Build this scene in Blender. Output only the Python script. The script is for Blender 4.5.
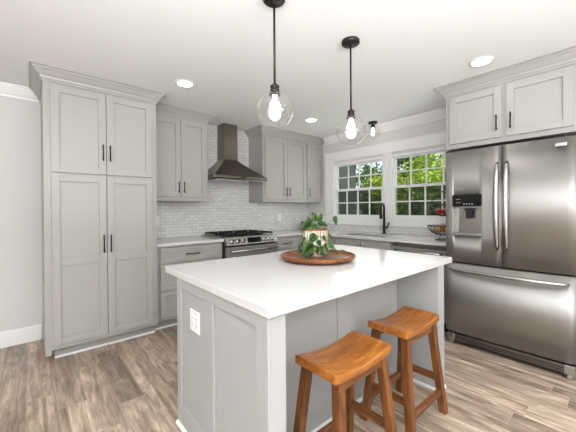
import bpy, bmesh, math, random
from mathutils import Vector, Matrix
random.seed(7)
S = bpy.context.scene
for o in list(bpy.data.objects): bpy.data.objects.remove(o)
COL = S.collection

# ---------------------------------------------------------------- camera
cam_d = bpy.data.cameras.new('camera'); cam = bpy.data.objects.new('camera', cam_d); COL.objects.link(cam)
F_PX, PY = 298.63, 210.59
cam_d.sensor_width = 36.0; cam_d.lens = F_PX*36/576
cam_d.shift_x = 0.0; cam_d.shift_y = -(216-PY)/576.0
yaw, pit, rol = math.radians(40.762), math.radians(-0.297), math.radians(-0.421)
Fv = Vector((math.sin(yaw)*math.cos(pit), math.cos(yaw)*math.cos(pit), math.sin(pit)))
Rv = Vector((math.cos(yaw), -math.sin(yaw), 0)); Uv = Rv.cross(Fv)
R2 = Rv*math.cos(rol)+Uv*math.sin(rol); U2 = -Rv*math.sin(rol)+Uv*math.cos(rol)
M = Matrix((( R2.x, U2.x, -Fv.x, -3.763), (R2.y, U2.y, -Fv.y, -3.831), (R2.z, U2.z, -Fv.z, 1.266), (0,0,0,1)))
cam.matrix_world = M; cam_d.clip_start = 0.02
S.camera = cam

# ---------------------------------------------------------------- world, sun, area lights, exposure
S.view_settings.view_transform = 'Standard'; S.view_settings.look = 'None'
S.view_settings.gamma = 1.0; S.view_settings.use_curve_mapping = False
S.view_settings.exposure = 0.17
W = bpy.data.worlds.new('sky'); S.world = W; W.use_nodes = True
wn = W.node_tree; wn.nodes.clear()
sky = wn.nodes.new('ShaderNodeTexSky'); sky.sky_type = 'NISHITA'; sky.sun_disc = False
sky.sun_elevation = math.radians(52); sky.sun_rotation = math.radians(250)
bg = wn.nodes.new('ShaderNodeBackground'); bg.inputs[1].default_value = 0.22
wo = wn.nodes.new('ShaderNodeOutputWorld')
cl = wn.nodes.new('ShaderNodeMixRGB'); cl.inputs[0].default_value = .7; cl.inputs[2].default_value = (5.0, 5.0, 5.0, 1)
wn.links.new(sky.outputs[0], cl.inputs[1]); wn.links.new(cl.outputs[0], bg.inputs[0]); wn.links.new(bg.outputs[0], wo.inputs[0])

def light(name, kind, loc, direction, energy, color=(1,1,1), sx=1, sy=1, angle=0.01):
    d = bpy.data.lights.new(name, kind); d.energy = energy; d.color = color
    if kind == 'AREA': d.shape = 'RECTANGLE'; d.size = sx; d.size_y = sy
    if kind == 'SUN': d.angle = angle
    o = bpy.data.objects.new(name, d); COL.objects.link(o); o.location = loc
    o.rotation_euler = Vector(direction).to_track_quat('-Z', 'Y').to_euler()
    return o
light('sun', 'SUN', (-5, 0, 10), (0.80, 0.05, -0.95), 7.0, (1, .95, .84))
light('rear_fill_light', 'AREA', (-3.6, -6.85, 1.25), (0.0, 1, 0.02), 46, (.915, .96, 1), 3.4, 2.1)  # added fill light behind the camera; the rear wall has no window
light('side_fill_light', 'AREA', (-6.85, -4.3, 1.25), (1, 0.0, 0.02), 42, (.915, .96, 1), 2.6, 2.0)  # added fill light from the left; that wall is solid
light('ceiling_fill_light', 'AREA', (-3.9, -5.0, 1.75), (0.12, 0.15, 1), 228, (.915, .96, 1), 3.4, 2.6)  # added up-facing fill, out of view, to brighten the ceiling
light('sink_window_light', 'AREA', (-0.06, -1.55, 1.56), (-1, 0, -0.1), 5, (.97, 1, .95), 1.7, 0.8)

# ---------------------------------------------------------------- materials
def lin(c):
    c = c/255.0
    return c/12.92 if c <= .04045 else ((c+.055)/1.055)**2.4
def rgb(r, g, b): return (lin(r), lin(g), lin(b), 1)
class NT:
    def __init__(s, name):
        s.m = bpy.data.materials.new(name); s.m.use_nodes = True; s.t = s.m.node_tree; s.t.nodes.clear()
        s.out = s.t.nodes.new('ShaderNodeOutputMaterial')
    def n(s, typ, ins=None, **kw):
        x = s.t.nodes.new('ShaderNode'+typ)
        for k, v in kw.items(): setattr(x, k, v)
        for k, v in (ins or {}).items():
            if hasattr(v, 'is_linked') or isinstance(v, bpy.types.NodeSocket): s.t.links.new(v, x.inputs[k])
            else: x.inputs[k].default_value = v
        return x
    def math(s, op, a, b=0.0, c=None):
        i = {0: a, 1: b}
        if c is not None: i[2] = c
        return s.n('Math', i, operation=op).outputs[0]
    def ramp(s, fac, stops):
        r = s.n('ValToRGB', {0: fac}); e = r.color_ramp.elements
        while len(e) < len(stops): e.new(.5)
        for k, (p, c) in enumerate(stops): e[k].position = p; e[k].color = c
        return r.outputs[0]
    def mix(s, fac, a, b, typ='MIX'):
        return s.n('MixRGB', {0: fac, 1: a, 2: b}, blend_type=typ).outputs[0]
    def principled(s, **ins):
        p = s.n('BsdfPrincipled', {k.replace('_', ' '): v for k, v in ins.items()})
        s.t.links.new(p.outputs[0], s.out.inputs[0]); return p
    def bump(s, h, strength=.3, dist=.002):
        return s.n('Bump', {'Strength': strength, 'Distance': dist, 'Height': h}).outputs[0]
    def pos(s): return s.n('NewGeometry').outputs['Position']
    def obj(s): return s.n('TexCoord').outputs['Object']
    def xyz(s, v): return s.n('SeparateXYZ', {0: v}).outputs
    def comb(s, x, y, z): return s.n('CombineXYZ', {0: x, 1: y, 2: z}).outputs[0]

def paint(name, c, rough=.45, noise=.03, bumpy=.05):
    t = NT(name); nz = t.n('TexNoise', {'Vector': t.obj(), 'Scale': 6.0, 'Detail': 4.0}).outputs[0]
    c2 = tuple(x*(1-noise) for x in c[:3])+(1,)
    col = t.mix(nz, c, c2); fine = t.n('TexNoise', {'Vector': t.obj(), 'Scale': 120.0}).outputs[0]
    t.principled(Base_Color=col, Roughness=rough, Normal=t.bump(fine, bumpy, .001)); return t.m
def plain(name, c, rough=.4, metal=0.0, **kw):
    t = NT(name); nz = t.n('TexNoise', {'Vector': t.obj(), 'Scale': 25.0}).outputs[0]
    r = t.math('MULTIPLY_ADD', nz, .12, rough-.06)
    t.principled(Base_Color=c, Roughness=r, Metallic=metal, **kw); return t.m

m_cab = paint('cabinet_paint', rgb(170, 167, 162), .38)
m_isl = paint('island_paint', rgb(172, 172, 171), .38)
m_wall = paint('wall_paint', rgb(214, 212, 209), .7, .01, .1)
m_ceil = paint('ceiling_paint', rgb(243, 243, 243), .8, .01, .1)
m_trim = paint('trim_paint', rgb(240, 239, 237), .35, .01)
m_black = plain('black_metal', rgb(12, 12, 12), .5, .0)
m_blackp = plain('black_gloss', rgb(10, 10, 11), .12)
m_iron = plain('cast_iron', rgb(18, 18, 19), .5, .3)
m_dark = plain('dark_gap', rgb(30, 29, 29), .7)
m_plate = plain('outlet_plastic', rgb(242, 241, 238), .3)
m_slot = plain('outlet_slot', rgb(60, 58, 55), .5)
m_bronze = plain('dark_bronze', rgb(58, 54, 50), .38, .8)
m_chrome = plain('chrome', rgb(200, 198, 195), .15, 1.0)

def steel(name, c, rough=.3, axis='Z', an=.35):
    t = NT(name); o = t.xyz(t.obj())
    sc = {'Z': (260, 260, 1.5), 'H': (1.5, 1.5, 300)}[axis]
    v = t.comb(t.math('MULTIPLY', o[0], sc[0]), t.math('MULTIPLY', o[1], sc[1]), t.math('MULTIPLY', o[2], sc[2]))
    nz = t.n('TexNoise', {'Vector': v, 'Scale': 1.0, 'Detail': 3.0}).outputs[0]
    r = t.math('MULTIPLY_ADD', nz, .14, rough-.07)
    col = t.mix(nz, c, tuple(x*.88 for x in c[:3])+(1,))
    tg = t.n('Tangent', {}, direction_type='RADIAL', axis='Z').outputs[0]
    t.principled(Base_Color=col, Roughness=r, Metallic=1.0, Anisotropic=an, Tangent=tg, Normal=t.bump(nz, .05, .0006)); return t.m
m_steel = steel('brushed_steel', rgb(178, 176, 173), .45, 'H')
m_steel_d = steel('hood_steel', rgb(130, 122, 112), .32, 'H')
m_handle = plain('polished_steel', rgb(188, 186, 183), .22, 1.0)

def quartz():
    t = NT('white_quartz'); nz = t.n('TexNoise', {'Vector': t.pos(), 'Scale': 90.0, 'Detail': 5.0}).outputs[0]
    big = t.n('TexNoise', {'Vector': t.pos(), 'Scale': 2.5, 'Detail': 6.0, 'Distortion': 1.5}).outputs[0]
    c = t.ramp(nz, [(.3, rgb(208, 206, 203)), (.6, rgb(214, 212, 210))])
    c = t.mix(t.math('MULTIPLY', big, .25), c, rgb(206, 204, 201))
    t.principled(Base_Color=c, Roughness=.16); return t.m
m_quartz = quartz()

def tile():
    t = NT('subway_tile'); p = t.xyz(t.pos())
    u = t.math('ADD', p[0], p[1])
    v = t.comb(u, p[2], 0.0)
    b = t.n('TexBrick', {'Vector': v, 'Color1': rgb(214, 212, 208), 'Color2': rgb(228, 226, 223), 'Mortar': rgb(172, 169, 165),
        'Scale': 1.0, 'Mortar Size': .0018, 'Mortar Smooth': .2, 'Bias': 0.0, 'Brick Width': .10, 'Row Height': .04})
    nz = t.n('TexNoise', {'Vector': t.pos(), 'Scale': 14.0}).outputs[0]
    h = t.math('MULTIPLY_ADD', nz, .15, t.math('SUBTRACT', 1.0, b.outputs[1]))
    t.principled(Base_Color=b.outputs[0], Roughness=.22, Normal=t.bump(h, .6, .002)); return t.m
m_tile = tile()

def floor_mat():
    t = NT('wood_look_plank_tile'); p = t.xyz(t.pos())
    PWD, PL = .152, .92
    a = t.math('DIVIDE', t.math('ADD', p[0], 20.056), PWD)
    row = t.math('FLOOR', a); fx = t.math('FRACT', a)
    wn1 = t.n('TexWhiteNoise', {'W': row}, noise_dimensions='1D').outputs[0]
    bq = t.math('ADD', t.math('DIVIDE', t.math('ADD', p[1], 30.0), PL), wn1)
    cell = t.math('FLOOR', bq); fy = t.math('FRACT', bq)
    rnd = t.n('TexWhiteNoise', {'Vector': t.comb(row, cell, 0.0)}, noise_dimensions='3D').outputs[0]
    gx = t.math('MINIMUM', fx, t.math('SUBTRACT', 1.0, fx)); gy = t.math('MINIMUM', fy, t.math('SUBTRACT', 1.0, fy))
    g = t.math('MINIMUM', t.math('MULTIPLY', gx, PWD), t.math('MULTIPLY', gy, PL))
    grout = t.math('LESS_THAN', g, .0016)
    off = t.math('MULTIPLY', rnd, 37.0)
    gv = t.comb(t.math('ADD', t.math('MULTIPLY', p[0], 15.0), off), t.math('ADD', t.math('MULTIPLY', p[1], 1.1), off), off)
    gr = t.n('TexNoise', {'Vector': gv, 'Scale': 1.0, 'Detail': 8.0, 'Roughness': .7, 'Distortion': .9}).outputs[0]
    gv2 = t.comb(t.math('ADD', t.math('MULTIPLY', p[0], 7.0), off), t.math('ADD', t.math('MULTIPLY', p[1], 2.2), off), off)
    fs = t.n('TexNoise', {'Vector': t.comb(t.math('ADD', t.math('MULTIPLY', p[0], 75.0), off), t.math('ADD', t.math('MULTIPLY', p[1], 5.0), off), off), 'Scale': 1.0, 'Detail': 5.0, 'Roughness': .7, 'Distortion': .8}).outputs[0]
    bl = t.n('TexNoise', {'Vector': gv2, 'Scale': 1.0, 'Detail': 4.0, 'Distortion': 2.2}).outputs[0]
    c = t.ramp(gr, [(.28, rgb(96, 78, 64)), (.42, rgb(164, 144, 126)), (.55, rgb(204, 184, 165)), (.70, rgb(242, 224, 206))])
    c = t.mix(t.math('MULTIPLY', t.ramp(bl, [(.4, (0,0,0,1)), (.62, (1,1,1,1))]), .45), c, rgb(110, 95, 83))
    c = t.mix(.6, c, t.ramp(fs, [(.32, (.45,.42,.40,1)), (.48, (.95,.95,.95,1)), (.68, (1.2,1.18,1.16,1))]), 'MULTIPLY')
    c = t.mix(.9, c, t.ramp(rnd, [(0.0, (.56,.54,.52,1)), (.5, (.9,.88,.85,1)), (1.0, (1.18,1.15,1.12,1))]), 'MULTIPLY')
    c = t.mix(grout, c, rgb(178, 166, 154))
    h = t.math('SUBTRACT', t.math('MULTIPLY', gr, .3), grout)
    t.principled(Base_Color=c, Roughness=t.math('MULTIPLY_ADD', gr, .15, .27), Normal=t.bump(h, .35, .002)); return t.m
m_floor = floor_mat()

def wood(name, cols, sc=(22, 3, 22), rough=.35):
    t = NT(name); o = t.xyz(t.obj())
    inf = t.n('ObjectInfo').outputs['Random']; off = t.math('MULTIPLY', inf, 23.0)
    v = t.comb(t.math('MULTIPLY_ADD', o[0], sc[0], off), t.math('MULTIPLY_ADD', o[1], sc[1], off), t.math('MULTIPLY_ADD', o[2], sc[2], off))
    g = t.n('TexNoise', {'Vector': v, 'Scale': 1.0, 'Detail': 9.0, 'Roughness': .68, 'Distortion': .7}).outputs[0]
    b = t.n('TexNoise', {'Vector': t.obj(), 'Scale': 9.0, 'Detail': 3.0}).outputs[0]
    c = t.ramp(g, [(.25, cols[0]), (.45, cols[1]), (.62, cols[2]), (.8, cols[3])])
    c = t.mix(t.math('MULTIPLY', b, .5), c, cols[1])
    t.principled(Base_Color=c, Roughness=rough, Normal=t.bump(g, .25, .001)); return t.m
wc = [rgb(84, 42, 12), rgb(146, 86, 32), rgb(190, 122, 52), rgb(226, 166, 90)]
m_seat = wood('seat_wood', wc, (5, 34, 34), .3)
m_leg = wood('leg_wood', [rgb(48, 26, 12), rgb(100, 58, 26), rgb(138, 86, 42), rgb(172, 116, 64)], (34, 34, 3.5), .4)
m_leg_x = wood('stretcher_wood', [rgb(50, 27, 13), rgb(100, 58, 26), rgb(146, 94, 50), rgb(180, 128, 78)], (3.5, 34, 34), .4)
m_leg_y = wood('stretcher_wood_cross', [rgb(50, 27, 13), rgb(100, 58, 26), rgb(146, 94, 50), rgb(180, 128, 78)], (34, 3.5, 34), .4)
m_tray = wood('acacia_wood', [rgb(50, 26, 12), rgb(116, 64, 26), rgb(168, 104, 46), rgb(240, 184, 96)], (9, 3, 9), .28)

def thin_glass(name, tint=(1,1,1,1), base=.04, edge=.75):
    t = NT(name); lw = t.n('LayerWeight', {'Blend': .5}).outputs['Facing']
    f = t.math('MULTIPLY_ADD', t.math('POWER', lw, 4.0), edge, base)
    a = t.n('BsdfTransparent', {'Color': tint}).outputs[0]
    g = t.n('BsdfGlossy', {'Roughness': .03, 'Color': (.95,.95,.95,1)}).outputs[0]
    mx = t.n('MixShader', {0: f, 1: a, 2: g}).outputs[0]
    t.t.links.new(mx, t.out.inputs[0]); return t.m
m_glass = thin_glass('globe_glass', (.96,.96,.96,1), .09, 1.0)
m_pane = thin_glass('window_glass', (.95,.97,.96,1), .015, .3)
t_ = NT('screen_mesh'); _a = t_.n('BsdfTransparent').outputs[0]; _b = t_.n('BsdfDiffuse', {'Color': rgb(60, 62, 62)}).outputs[0]
t_.t.links.new(t_.n('MixShader', {0: .42, 1: _a, 2: _b}).outputs[0], t_.out.inputs[0]); m_screen = t_.m
def emit(name, c, s):
    t = NT(name); e = t.n('Emission', {0: c, 1: s}); t.t.links.new(e.outputs[0], t.out.inputs[0]); return t.m
m_bulb = emit('lit_bulb', (1, .95, .88, 1), 9.0)
m_down = emit('lit_downlight', (1, .96, .9, 1), 14.0)
m_digit = emit('panel_digits', (.75, .85, 1, 1), 1.2)

def leaf_mat(name, c1, c2, trans=.35, sc=1.5):
    t = NT(name); nz = t.n('TexNoise', {'Vector': t.obj(), 'Scale': sc, 'Detail': 3.0}).outputs[0]
    rn = t.n('TexNoise', {'Vector': t.obj(), 'Scale': sc*9, 'Detail': 1.0}).outputs[0]
    c = t.mix(t.ramp(t.math('MULTIPLY_ADD', rn, .5, t.math('MULTIPLY', nz, .5)), [(.38, (0,0,0,1)), (.62, (1,1,1,1))]), c1, c2)
    d = t.n('BsdfPrincipled', {'Base Color': c, 'Roughness': .5}).outputs[0]
    tr = t.n('BsdfTranslucent', {'Color': c}).outputs[0]
    mx = t.n('MixShader', {0: trans, 1: d, 2: tr}).outputs[0]
    t.t.links.new(mx, t.out.inputs[0]); return t.m
m_leafA = leaf_mat('bright_leaves', rgb(66, 100, 26), rgb(176, 200, 60), .3)
m_leafB = leaf_mat('dark_leaves', rgb(34, 58, 24), rgb(92, 124, 42), .2)
m_pothos = leaf_mat('pothos_leaves', rgb(34, 66, 32), rgb(96, 134, 66), .15, 12)
m_stem = plain('plant_stem', rgb(90, 120, 50), .5)
m_bark = paint('bark', rgb(84, 68, 54), .9, .4, .5)
m_grass = paint('lawn', rgb(86, 118, 50), .9, .4, .5)
m_shed = paint('shed_siding', rgb(58, 64, 60), .8, .1, .1)
m_soil = plain('potting_soil', rgb(44, 32, 24), .9)
m_red = plain('tomato_skin', rgb(196, 62, 30), .3)
m_onion = plain('onion_skin', rgb(186, 140, 92), .45)
m_copper = plain('copper_rim', rgb(150, 92, 60), .3, .9)
def pot_mat():
    t = NT('pink_marbled_ceramic')
    a = t.n('TexNoise', {'Vector': t.obj(), 'Scale': 22.0, 'Detail': 3.0, 'Distortion': 1.2}).outputs[0]
    b = t.n('TexNoise', {'Vector': t.obj(), 'Scale': 34.0, 'Detail': 2.0, 'Distortion': 2.0}).outputs[0]
    c = t.ramp(a, [(.42, rgb(238, 208, 198)), (.58, rgb(250, 242, 236))])
    vein = t.math('LESS_THAN', t.math('ABSOLUTE', t.math('SUBTRACT', b, .40)), .010)
    c = t.mix(vein, c, rgb(150, 100, 62)); t.principled(Base_Color=c, Roughness=.35); return t.m
m_pot = pot_mat()

# ---------------------------------------------------------------- mesh helpers
def I(x, y, z): return (x, y, z)
class MB:
    def __init__(s, T=I): s.b = bmesh.new(); s.T = T
    def v(s, *p): return s.b.verts.new(s.T(*p))
    def box(s, x0, x1, y0, y1, z0, z1):
        q = [s.v(x, y, z) for z in (z0, z1) for x, y in ((x0,y0),(x1,y0),(x1,y1),(x0,y1))]
        for f in ((3,2,1,0),(4,5,6,7),(0,1,5,4),(1,2,6,5),(2,3,7,6),(3,0,4,7)): s.b.faces.new([q[i] for i in f])
        return s
    def hexa(s, lo, hi):            # two 4-point rings
        q = [s.v(*p) for p in list(lo)+list(hi)]
        for f in ((3,2,1,0),(4,5,6,7),(0,1,5,4),(1,2,6,5),(2,3,7,6),(3,0,4,7)): s.b.faces.new([q[i] for i in f])
        return s
    def lathe(s, prof, c=(0,0,0), n=32, smooth=True):
        rings = []
        for r, z in prof:
            if r < 1e-6: rings.append([s.v(c[0], c[1], c[2]+z)])
            else: rings.append([s.v(c[0]+r*math.cos(2*math.pi*k/n), c[1]+r*math.sin(2*math.pi*k/n), c[2]+z) for k in range(n)])
        for A, B in zip(rings, rings[1:]):
            for k in range(n):
                a, b = A[k % len(A)], A[(k+1) % len(A)]; c_, d = B[(k+1) % len(B)], B[k % len(B)]
                vs = []
                for x in (a, b, c_, d):
                    if x not in vs: vs.append(x)
                if len(vs) > 2:
                    f = s.b.faces.new(vs); f.smooth = smooth
        return s
    def tube(s, pts, r, n=10, cap=True):
        pts = [Vector(p) for p in pts]; rr = r if isinstance(r, (list, tuple)) else [r]*len(pts)
        rings = []; ref = None
        for i, p in enumerate(pts):
            t = (pts[min(i+1, len(pts)-1)]-pts[max(i-1, 0)]).normalized()
            if ref is None: ref = Vector((0,0,1)) if abs(t.z) < .9 else Vector((1,0,0))
            u = t.cross(ref).normalized(); w = u.cross(t).normalized(); ref = w
            rings.append([s.v(*(p+(u*math.cos(2*math.pi*k/n)+w*math.sin(2*math.pi*k/n))*rr[i])) for k in range(n)])
        for A, B in zip(rings, rings[1:]):
            for k in range(n):
                f = s.b.faces.new((A[k], A[(k+1)%n], B[(k+1)%n], B[k])); f.smooth = True
        if cap: s.b.faces.new(rings[0][::-1]); s.b.faces.new(rings[-1])
        return s
    def ball(s, c, r, n=16, sz=1.0):
        prof = [(r*math.sin(math.pi*k/n), -r*sz*math.cos(math.pi*k/n)) for k in range(n+1)]
        prof[0] = (0, -r*sz); prof[-1] = (0, r*sz)
        return s.lathe(prof, c, n*2)
    def sweep(s, path, prof, closed_prof=True):   # path: (x,y) list, outward = right-hand side; prof: (out,z)
        P = [Vector(p) for p in path]; rings = []
        for i, p in enumerate(P):
            ns = []
            if i > 0: d = (P[i]-P[i-1]).normalized(); ns.append(Vector((d.y, -d.x)))
            if i < len(P)-1: d = (P[i+1]-P[i]).normalized(); ns.append(Vector((d.y, -d.x)))
            m = ns[0] if len(ns) == 1 else (ns[0]+ns[1])/(1+ns[0].dot(ns[1]))
            rings.append([s.v(p.x+m.x*o, p.y+m.y*o, z) for o, z in prof])
        n = len(prof)
        for A, B in zip(rings, rings[1:]):
            for k in range(n): s.b.faces.new((A[k], A[(k+1)%n], B[(k+1)%n], B[k]))
        s.b.faces.new(rings[0]); s.b.faces.new(rings[-1][::-1]); return s

ORG = {}
def origin(o):
    v = Vector((0,0,0))
    while o: v += o.location; o = o.parent
    return v
def build(name, mb, mat, parent=None, bevel=0.0, seg=2, local=False, loc=None, normals=True):
    b = mb.b
    if normals: bmesh.ops.recalc_face_normals(b, faces=b.faces)
    off = Vector((0,0,0)) if local else origin(parent)
    if loc is not None: off = Vector(loc)
    if off.length > 0: bmesh.ops.translate(b, verts=b.verts, vec=-off)
    me = bpy.data.meshes.new(name); b.to_mesh(me); b.free(); me.materials.append(mat)
    o = bpy.data.objects.new(name, me); COL.objects.link(o)
    if parent: o.parent = parent
    if loc is not None: o.location = Vector(loc) - origin(parent)
    if bevel:
        md = o.modifiers.new('bevel', 'BEVEL'); md.width = bevel; md.segments = seg; md.limit_method = 'ANGLE'; md.angle_limit = math.radians(50)
    return o
def tag(o, label=None, cat=None, group=None, kind=None):
    if label: o['label'] = label
    if cat: o['category'] = cat
    if group: o['group'] = group
    if kind: o['kind'] = kind
    return o
def empty(name, loc, label=None, cat=None, group=None, kind=None):
    o = bpy.data.objects.new(name, None); COL.objects.link(o); o.location = loc; o.empty_display_size = .1
    return tag(o, label, cat, group, kind)
def struct(name, mb, mat, bevel=0.0, parent=None):
    o = build(name, mb, mat, parent, bevel)
    if parent is None: o['kind'] = 'structure'
    return o
def copy_tree(o, parent=None):
    c = o.copy(); COL.objects.link(c)
    if parent: c.parent = parent
    for ch in list(o.children): copy_tree(ch, c)
    return c

# ================================================================ SETTING
H = 2.44
XL, YR = -7.0, -7.0
struct('floor', MB().box(XL, .15, YR, .15, -.05, 0), m_floor)
struct('ceiling', MB().box(XL-.15, .15, YR-.15, .15, H, H+.12), m_ceil)
struct('wall_back', MB().box(XL, .15, 0, .15, 0, H), m_wall)
# wall with the windows: openings filled by the two window units
G1, G2, G3, G4 = -.668, -1.489, -1.694, -2.515
ZT, ZB = 1.945, 1.172
FR = .05
w = MB()
oy = [(G1+FR, G2-FR), (G3+FR, G4-FR)]; oz0, oz1 = ZB-FR, ZT+FR
w.box(0, .085, 0, oy[0][0], 0, H)
w.box(0, .085, oy[0][1], oy[1][0], 0, H)
w.box(0, .085, YR, oy[1][1], 0, H)
for a, b in oy: w.box(0, .085, b, a, 0, oz0); w.box(0, .085, b, a, oz1, H)
struct('wall_right', w, m_wall)
struct('wall_left', MB().box(XL-.15, XL, YR, .15, 0, H), m_wall)
struct('wall_rear', MB().box(XL, .15, YR-.15, YR, 0, H), m_wall)

# backsplash tile on the walls
tl = build('backsplash_tile', MB().box(-2.79, 0, -.008, 0, .915, H).box(-.008, 0, -.47, -.008, .915, 1.5).box(-.008, 0, -2.62, -.47, .915, 1.03), m_tile)
tl['kind'] = 'structure'
# baseboard and crown on the painted wall left of the pantry
struct('baseboard_left', MB().box(XL, -3.69, -.016, 0, 0, .135).box(XL, -3.69, -.011, 0, .135, .147), m_trim)
crown = [(0, 2.335), (.012, 2.335), (.014, 2.352), (.03, 2.365), (.055, 2.40), (.066, 2.412), (.068, 2.424), (.08, 2.428), (.08, 2.44), (0, 2.44)]
struct('trim_1', MB().sweep([(XL, 0), (-3.69, 0)], crown), m_trim)
struct('trim_2', MB().sweep([(0, -.45), (0, -2.53)], crown), m_trim)
# casing around the pair of windows
c = MB()
c.box(-.02, 0, G1+.045, -.45, 1.03, 2.162)                 # left stile
c.box(-.02, 0, G3+.045, G2-.045, oz0+.0, 2.03)             # centre mullion
c.box(-.02, 0, -2.625, G4-.045, 1.03, 2.162)
c.box(-.02, 0, G4-.045, G1+.045, 2.03, 2.162)              # head
c.box(-.028, 0, -2.625, -.45, 2.162, 2.176)
c.box(-.02, 0, G4-.045, G1+.045, 1.03, oz0)                # apron
c.box(-.03, 0, -2.625, -.45, 1.022, 1.03)
struct('trim_3', c, m_trim, .002)

def window(name, ya, yb):
    root = empty(name, (.03, (ya+yb)/2, oz0), kind='structure')
    f = MB()
    a, b = ya+FR, yb-FR
    f.box(-.004, .082, ya+.02, a, oz0, oz1).box(-.004, .082, b, yb-.02, oz0, oz1)
    f.box(-.004, .082, yb-.02, ya+.02, ZT+.02, oz1).box(-.004, .082, yb-.02, ya+.02, oz0, ZB-.02)
    build('window_frame', f, m_trim, root, .002)
    def sash(nm, x0, x1, z0, z1):
        s = MB(); yA, yB = ya+.02, yb-.02
        s.box(x0, x1, ya, yA, z0, z1).box(x0, x1, yB, yb, z0, z1)
        zt = z1-.02 if z1 > 1.7 else z1-.035; zb = z0+.02 if z0 < 1.3 else z0+.035
        s.box(x0, x1, yb, ya, zt, z1).box(x0, x1, yb, ya, z0, zb)
        for k in (1, 2, 3):
            y = ya+(yb-ya)*k/4; s.box(x0+.006, x1-.006, y-.008, y+.008, zb, zt)
        zm = (zb+zt)/2; s.box(x0+.004, x1-.004, yb, ya, zm-.008, zm+.008)
        so = build(nm, s, m_trim, root)
        g = build('pane', MB().box((x0+x1)/2-.002, (x0+x1)/2+.002, yb+.001, ya-.001, zb-.005, zt+.005), m_pane, so)
    sash('lower_sash', .005, .035, ZB-.02, 1.575)
    sash('upper_sash', .042, .072, 1.545, ZT+.02)
    m_ = MB().box(.0745, .0755, yb, ya, ZB-.01, 1.56); build('insect_screen', m_, m_screen, root)
    l = MB().box(-.008, .004, (ya+yb)/2-.03, (ya+yb)/2+.03, 1.567, 1.582)
    build('sash_lock', l, m_trim, root)
window('window_1', G1, G2); window('window_2', G3, G4)

# ================================================================ cabinetry
def TY(face):   # surfaces facing -Y: u along +X, d outward
    return lambda u, d, z: (u, face-d, z)
def TX(face):   # surfaces facing -X: u along -Y (left to right as seen), d outward
    return lambda u, d, z: (face-d, -u, z)
FRW = .058
def shaker(T, u0, u1, z0, z1, root, mat, name='door', mid=None, fr=FRW):
    m = MB(T); t = .02
    m.box(u0, u0+fr, 0.001, t, z0, z1).box(u1-fr, u1, 0.001, t, z0, z1)
    m.box(u0+fr, u1-fr, 0.001, t, z1-fr, z1).box(u0+fr, u1-fr, 0.001, t, z0, z0+fr)
    if mid: m.box(u0+fr, u1-fr, 0.001, t, mid-fr/2, mid+fr/2)
    m.box(u0+fr-.002, u1-fr+.002, 0.001, .006, z0+fr-.002, z1-fr+.002)
    return build(name, m, mat, root, .0012, 1)
def pull(T, u, z, L, root, vertical=True, d0=.02):
    m = MB(T); r = .0055
    if vertical:
        m.tube([(u, d0+.026, z-L/2), (u, d0+.026, z+L/2)], r, 8)
        for s in (-1, 1): m.tube([(u, d0-.003, z+s*(L/2-.018)), (u, d0+.026, z+s*(L/2-.018))], .0045, 8)
    else:
        m.tube([(u-L/2, d0+.026, z), (u+L/2, d0+.026, z)], r, 8)
        for s in (-1, 1): m.tube([(u+s*(L/2-.018), d0-.003, z), (u+s*(L/2-.018), d0+.026, z)], .0045, 8)
    return build('handle', m, m_black, root)
ccrown = [(0, 2.335), (.010, 2.335), (.010, 2.352), (.018, 2.356), (.022, 2.372), (.036, 2.385), (.056, 2.412), (.066, 2.418), (.068, 2.428), (.084, 2.432), (.084, 2.44), (0, 2.44)]

# --- tall pantry
FY = -.667
r = empty('pantry_cabinet', (-3.235, -.3, 0), 'tall grey pantry cabinet with four shaker doors beside the bare left wall', 'cabinet')
build('cabinet_body', MB().box(-3.68, -2.793, FY, -.001, .10, H-.001).box(-3.68, -3.64, FY, -.001, .06, .10), m_cab, r, .0015)
build('toe_kick', MB().box(-3.615, -2.793, -.580, -.01, 0, .10), m_cab, r)
build('shoe_moulding', MB().sweep([(-3.63, -.01), (-3.63, -.59), (-2.793, -.59)][::1], [(-.0, 0), (.012, 0), (.010, .008), (.004, .014), (0, .016)]) if False else MB().box(-3.62, -2.80, -.597, -.580, 0, .018), m_trim, r, .005)
T = TY(FY)
for (a, b, hx) in ((-3.632, -3.237, -3.262), (-3.231, -2.838, -3.206)):
    d = shaker(T, a, b, 1.590, 2.318, r, m_cab); pull(T, hx, 1.715+.07, .145, d)
    d = shaker(T, a, b, .138, 1.572, r, m_cab, mid=.83); pull(T, hx, .965, .16, d)
build('crown_moulding', MB().sweep([(-3.68, -.001), (-3.68, FY), (-2.793, FY), (-2.793, -.45)][::-1][::-1], [(-o if False else o, z) for o, z in ccrown]), m_cab, r)

# --- upper cabinets on the tiled wall
UY = -.355
def upper(name_lab, x0, x1, doors, crown_path, z0=1.37, UY=UY):
    r = empty('wall_cabinet', ((x0+x1)/2, -.17, z0), name_lab, 'cabinet')
    build('cabinet_body', MB().box(x0, x1, UY, -.009, z0, H-.001), m_cab, r, .0015)
    T = TY(UY)
    for a, b, hs in doors:
        d = shaker(T, a, b, z0+.048, 2.318, r, m_cab)
        hx = b-.028 if hs > 0 else a+.028
        pull(T, hx, z0+.048+.11, .13, d)
    build('crown_moulding', MB().sweep(crown_path, ccrown), m_cab, r)
    return r
upper('grey two-door wall cabinet between the tall pantry and the range hood', -2.791, -2.082, [(-2.748, -2.430, 1), (-2.424, -2.108, -1)],
      [(-2.791, UY), (-2.082, UY), (-2.082, -.009)])
upper('grey two-door wall cabinet right beside the range hood', -1.250, -.390, [(-1.213, -.805, 1), (-.799, -.406, -1)],
      [(-1.250, -.009), (-1.250, -.37), (-.390, -.37)], UY=-.37)
upper('narrow single-door grey wall cabinet in the corner by the window', -.388, -.001, [(-.373, -.012, -1)],
      [(-.388, -.37), (-.001, -.37)], UY=-.37)

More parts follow.
